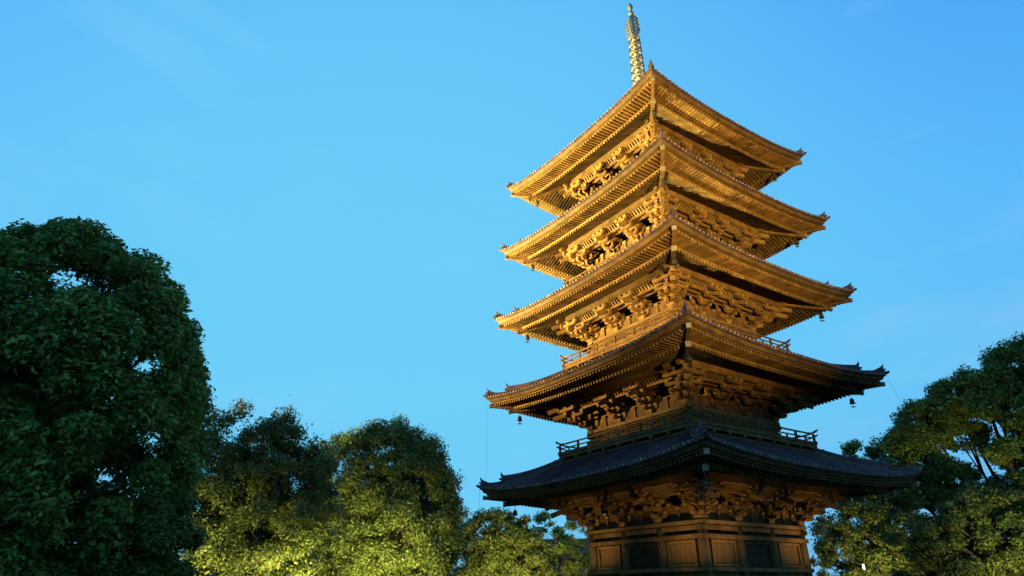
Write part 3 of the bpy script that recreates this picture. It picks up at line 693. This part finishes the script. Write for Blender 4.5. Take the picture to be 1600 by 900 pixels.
def crown(c, rad, n, r, zmin=-.9, inner=.35, seed=0, noise=.12):
    g_ = np.random.default_rng(seed); out = []
    gold = math.pi*(3-math.sqrt(5)); 
    for i in range(n):
        zz = 1-2*(i+.5)/n
        if zz < zmin: continue
        th = gold*i+g_.uniform(-.3, .3); q = math.sqrt(1-zz*zz); f = 1+g_.normal()*noise
        if g_.uniform() < inner: f *= g_.uniform(.35, .8)
        f *= 1+.10*math.sin(3*th+seed)*q
        rr = r*g_.uniform(.65, 1.3)
        out.append((c[0]+rad[0]*q*math.cos(th)*f, c[1]+rad[1]*q*math.sin(th)*f, c[2]+rad[2]*zz*f, rr))
    return np.array(out)
#TREES
tree('broadleaf_tree', 'huge dark green broadleaf tree filling the left edge, nearest of the trees', 'tree', (-24.9, -28.3),
     crown((-24.8, -28.3, 7.6), (6.75, 6.4, 7.6), 680, .82, -.9, .25, 3, .022), .098, 'leaf_dark', 860, .55, squash=.75, droop=.25, tail=1.2, branch=.1)
tree('dark_shrub', 'dark round-topped shrub at the foot of the huge left tree', 'shrub', (-18.1, -27.4),
     crown((-18.1, -27.4, 2.2), (1.2, 1.3, 2.3), 60, .5, -.9, .2, 5, .05), .075, 'leaf_dark', 2600, .1)
tree('floodlit_tree', 'bright green lit tree glimpsed behind the huge dark left tree', 'tree', (-35, -20),
     crown((-35, -20, 6.0), (4.5, 4, 5), 60, 1.2, -.9, .3, 6), .17, 'leaf_lime', 500, .3)
tree('open_crowned_tree', 'thin twiggy-topped olive tree between the huge dark tree and the round-topped tree', 'tree', (-28.6, -8.2),
     crown((-28.9, -8.4, 6.2), (5.3, 4.0, 6.2), 520, .78, -1, .45, 8, .085), .10, 'leaf_olive', 560, .30, squash=.9, branch=.25, tail=1.7)
tree('round_topped_tree', 'round-topped floodlit tree in the middle, left of the pagoda', 'tree', (-25, 5),
     crown((-25.2, 5.0, 6.0), (6.3, 5.2, 8.3), 760, .82, -1, .4, 9, .05), .11, 'leaf_mid', 560, .4, squash=.95, branch=.2, tail=1.5)
tree('small_lit_tree', 'low yellow-green tree under the left tip of the lowest roof', 'tree', (-18.4, 17.5),
     crown((-18.6, 17.0, 3.4), (4.6, 3.4, 4.9), 300, .82, -1, .4, 10, .08), .135, 'leaf_olive', 430, .25, tail=1.5)
tree('slender_tree', 'sparse dark tree just left of the pagoda wall', 'tree', (-11.8, 22),
     crown((-13.2, 22, 4.4), (3.6, 2.4, 4.0), 110, .62, -1, .35, 12, .18), .13, 'leaf_pine', 420, .16, branch=.6, tail=1.5)
# right side: cloud-padded evergreens
def pads(cs, seed):
    g_ = np.random.default_rng(seed); out = []
    for x, y, z, R_ in cs:
        for i in range(32):
            d = g_.normal(size=3); d /= np.linalg.norm(d); R_2 = R_*g_.uniform(.9, 1.15); out.append((x+d[0]*R_2*.9, y+d[1]*R_2*.85, z+d[2]*R_2*.6, R_*g_.uniform(.28, .5)))
    return np.array(out)
E_ = [(26.8, 10, 17.2, 2.4), (24.2, 10.5, 16.2, 2.1), (21.8, 11, 15.3, 1.9), (19.6, 11.6, 13.8, 2.0), (18.0, 12.3, 12.4, 1.7), (24.8, 9, 13.9, 2.2), (28.4, 9, 14.2, 2.4), (22.0, 12, 12.6, 1.5),
      (18.4, 12, 10.4, 1.6), (30, 9, 18.6, 2.4), (26.6, 10, 11.4, 1.7), (23.4, 9.5, 10.9, 1.3), (20.4, 12.5, 9.4, 1.7), (24, 11, 7.9, 2.2), (28.6, 10, 8.8, 2.4), (21.0, 12, 6.9, 2.1), (30, 12, 12, 2.2), (17.6, 13, 8.2, 1.6), (25.4, 12, 9.9, 1.5)]
tree('evergreen_tree', 'tall dark evergreen with cloud-like leaf pads and bare limbs at the right edge', 'tree', (24.6, 12), pads(E_, 1), .115, 'leaf_pine', 640, .34, branch=0, squash=.85, fork=.3, limbs=E_, tail=1.25)
tree('distant_tree', 'small faint tree above the right end of the lowest roof', 'tree', (19.4, 31),
     crown((19.4, 31, 11.8), (5.2, 3, 3.4), 130, .75, -1, .3, 14, .15), .15, 'leaf_dark', 420, .3, branch=.6, tail=1.6)
tree('leafy_tree', 'floodlit leafy tree at lower right beside the pagoda wall', 'tree', (15.5, 20),
     crown((15.4, 20.5, 3.6), (4.8, 3, 4.8), 230, .75, -1, .35, 15, .12), .13, 'leaf_olive', 430, .25, tail=1.6)
tree('wide_tree', 'wide green and yellow lit tree at the bottom right corner', 'tree', (21, 7.5),
     crown((20.8, 7.3, 3.3), (6.0, 3, 3.9), 300, .72, -1, .35, 16, .12), .115, 'leaf_mid', 560, .3, tail=1.4)
# lamps under the trees
YG = (1, .84, .32)
for loc, tg, pw, lab in (((-28.5, -19.5, .4), (-29, -8, 4), 22000, 'yellow uplight on the grass before the twiggy-topped tree'),
                    ((-20.5, -13, .4), (-27, -6, 4), 22000, 'yellow uplight on the grass right of the twiggy-topped tree'),
                    ((-19, -8, .4), (-24, 5, 4), 31000, 'yellow uplight on the grass before the round-topped tree'),
                    ((-11.5, 3, .4), (-18, 16, 3), 32000, 'yellow uplight before the low tree left of the pagoda'),
                    ((-31, -25, .4), (-35, -20, 5), 9000, 'yellow uplight behind the huge dark tree'),
                    ((13.5, 8, .4), (16, 20, 3.5), 15000, 'yellow uplight before the leafy tree right of the pagoda'),
                    ((19, -5, .4), (21, 7, 4), 13000, 'yellow uplight before the wide tree at the right')):
    flood(loc, tg, pw, YG, 75, 1, lab, .15)
# ------------------------------------------------------------------ small things seen through the leaves
def lamp_post(x, y, h, label, glow=True):
    T = thing('lamp_post', label, 'lamp post', (x, y, 0), 0)
    mb = MB(); mb.lathe([(.14, 0), (.14, .3), (.06, .4), (.05, h-.25), (.09, h-.2), (.09, h-.12)], 8); ob('pole', mb.mesh('pole', 'iron', True), T)
    mb = MB(); mb.lathe([(.08, h-.12), (.09, h-.06), (.105, h+.06), (.09, h+.2), (.08, h+.34)], 12); ob('globe', mb.mesh('globe', 'lampglass' if glow else 'cap', True), T)
    mb = MB(); mb.lathe([(.0, h+.5), (.12, h+.44), (.27, h+.36), (.27, h+.34), (0, h+.36)], 12); ob('cap', mb.mesh('cap', 'iron', True), T)
lamp_post(13.6, 17.6, 3.0, 'lamp post with a glowing white globe among the lit leaves right of the pagoda wall')
lamp_post(-14.4, 26.6, 7.4, 'tall thin dark lamp post just left of the pagoda wall', False)
def house(x, y, rz, w, d, h, rh, label):
    T = thing('temple_outbuilding', label, 'building', (x, y, 0), rz)
    mb = MB(); mb.box((0, 0, h/2), (w, d, h)); ob('wall', mb.mesh('wall', 'plaster'), T)
    mb = MB(); W2, D2 = w/2+.9, d/2+.9
    mb.sweep([[(-W2, -D2, h-.1), (W2, -D2, h-.1), (W2, D2, h-.1), (-W2, D2, h-.1)], [(-W2, -D2, h+.12), (W2, -D2, h+.12), (W2, D2, h+.12), (-W2, D2, h+.12)], [(-W2*.85, -.2, h+rh), (W2*.85, -.2, h+rh), (W2*.85, .2, h+rh), (-W2*.85, .2, h+rh)]])
    rf = ob('roof', mb.mesh('roof', 'tile'), T); mb = MB(); mb.box((0, 0, h+rh+.1), (W2*1.75, .5, .4)); ob('roof_ridge', mb.mesh('roof_ridge', 'tile'), rf)
    n = int(w/2.4)
    for i in range(n):
        mb = MB(); mb.box((-w/2+(i+.5)*w/n, -d/2-.03, h*.5), (1.4, .08, h*.5)); ob('window', mb.mesh('window', 'wood_dark'), T)
house(31, 40, R(-18), 16, 8, 4.0, 2.6, 'low grey-roofed temple outbuilding behind the trees at the right')
house(-19, 62, R(12), 18, 8, 5.6, 3.0, 'low grey-roofed building beyond the trees left of the pagoda wall')
print('objects', len(S.objects))
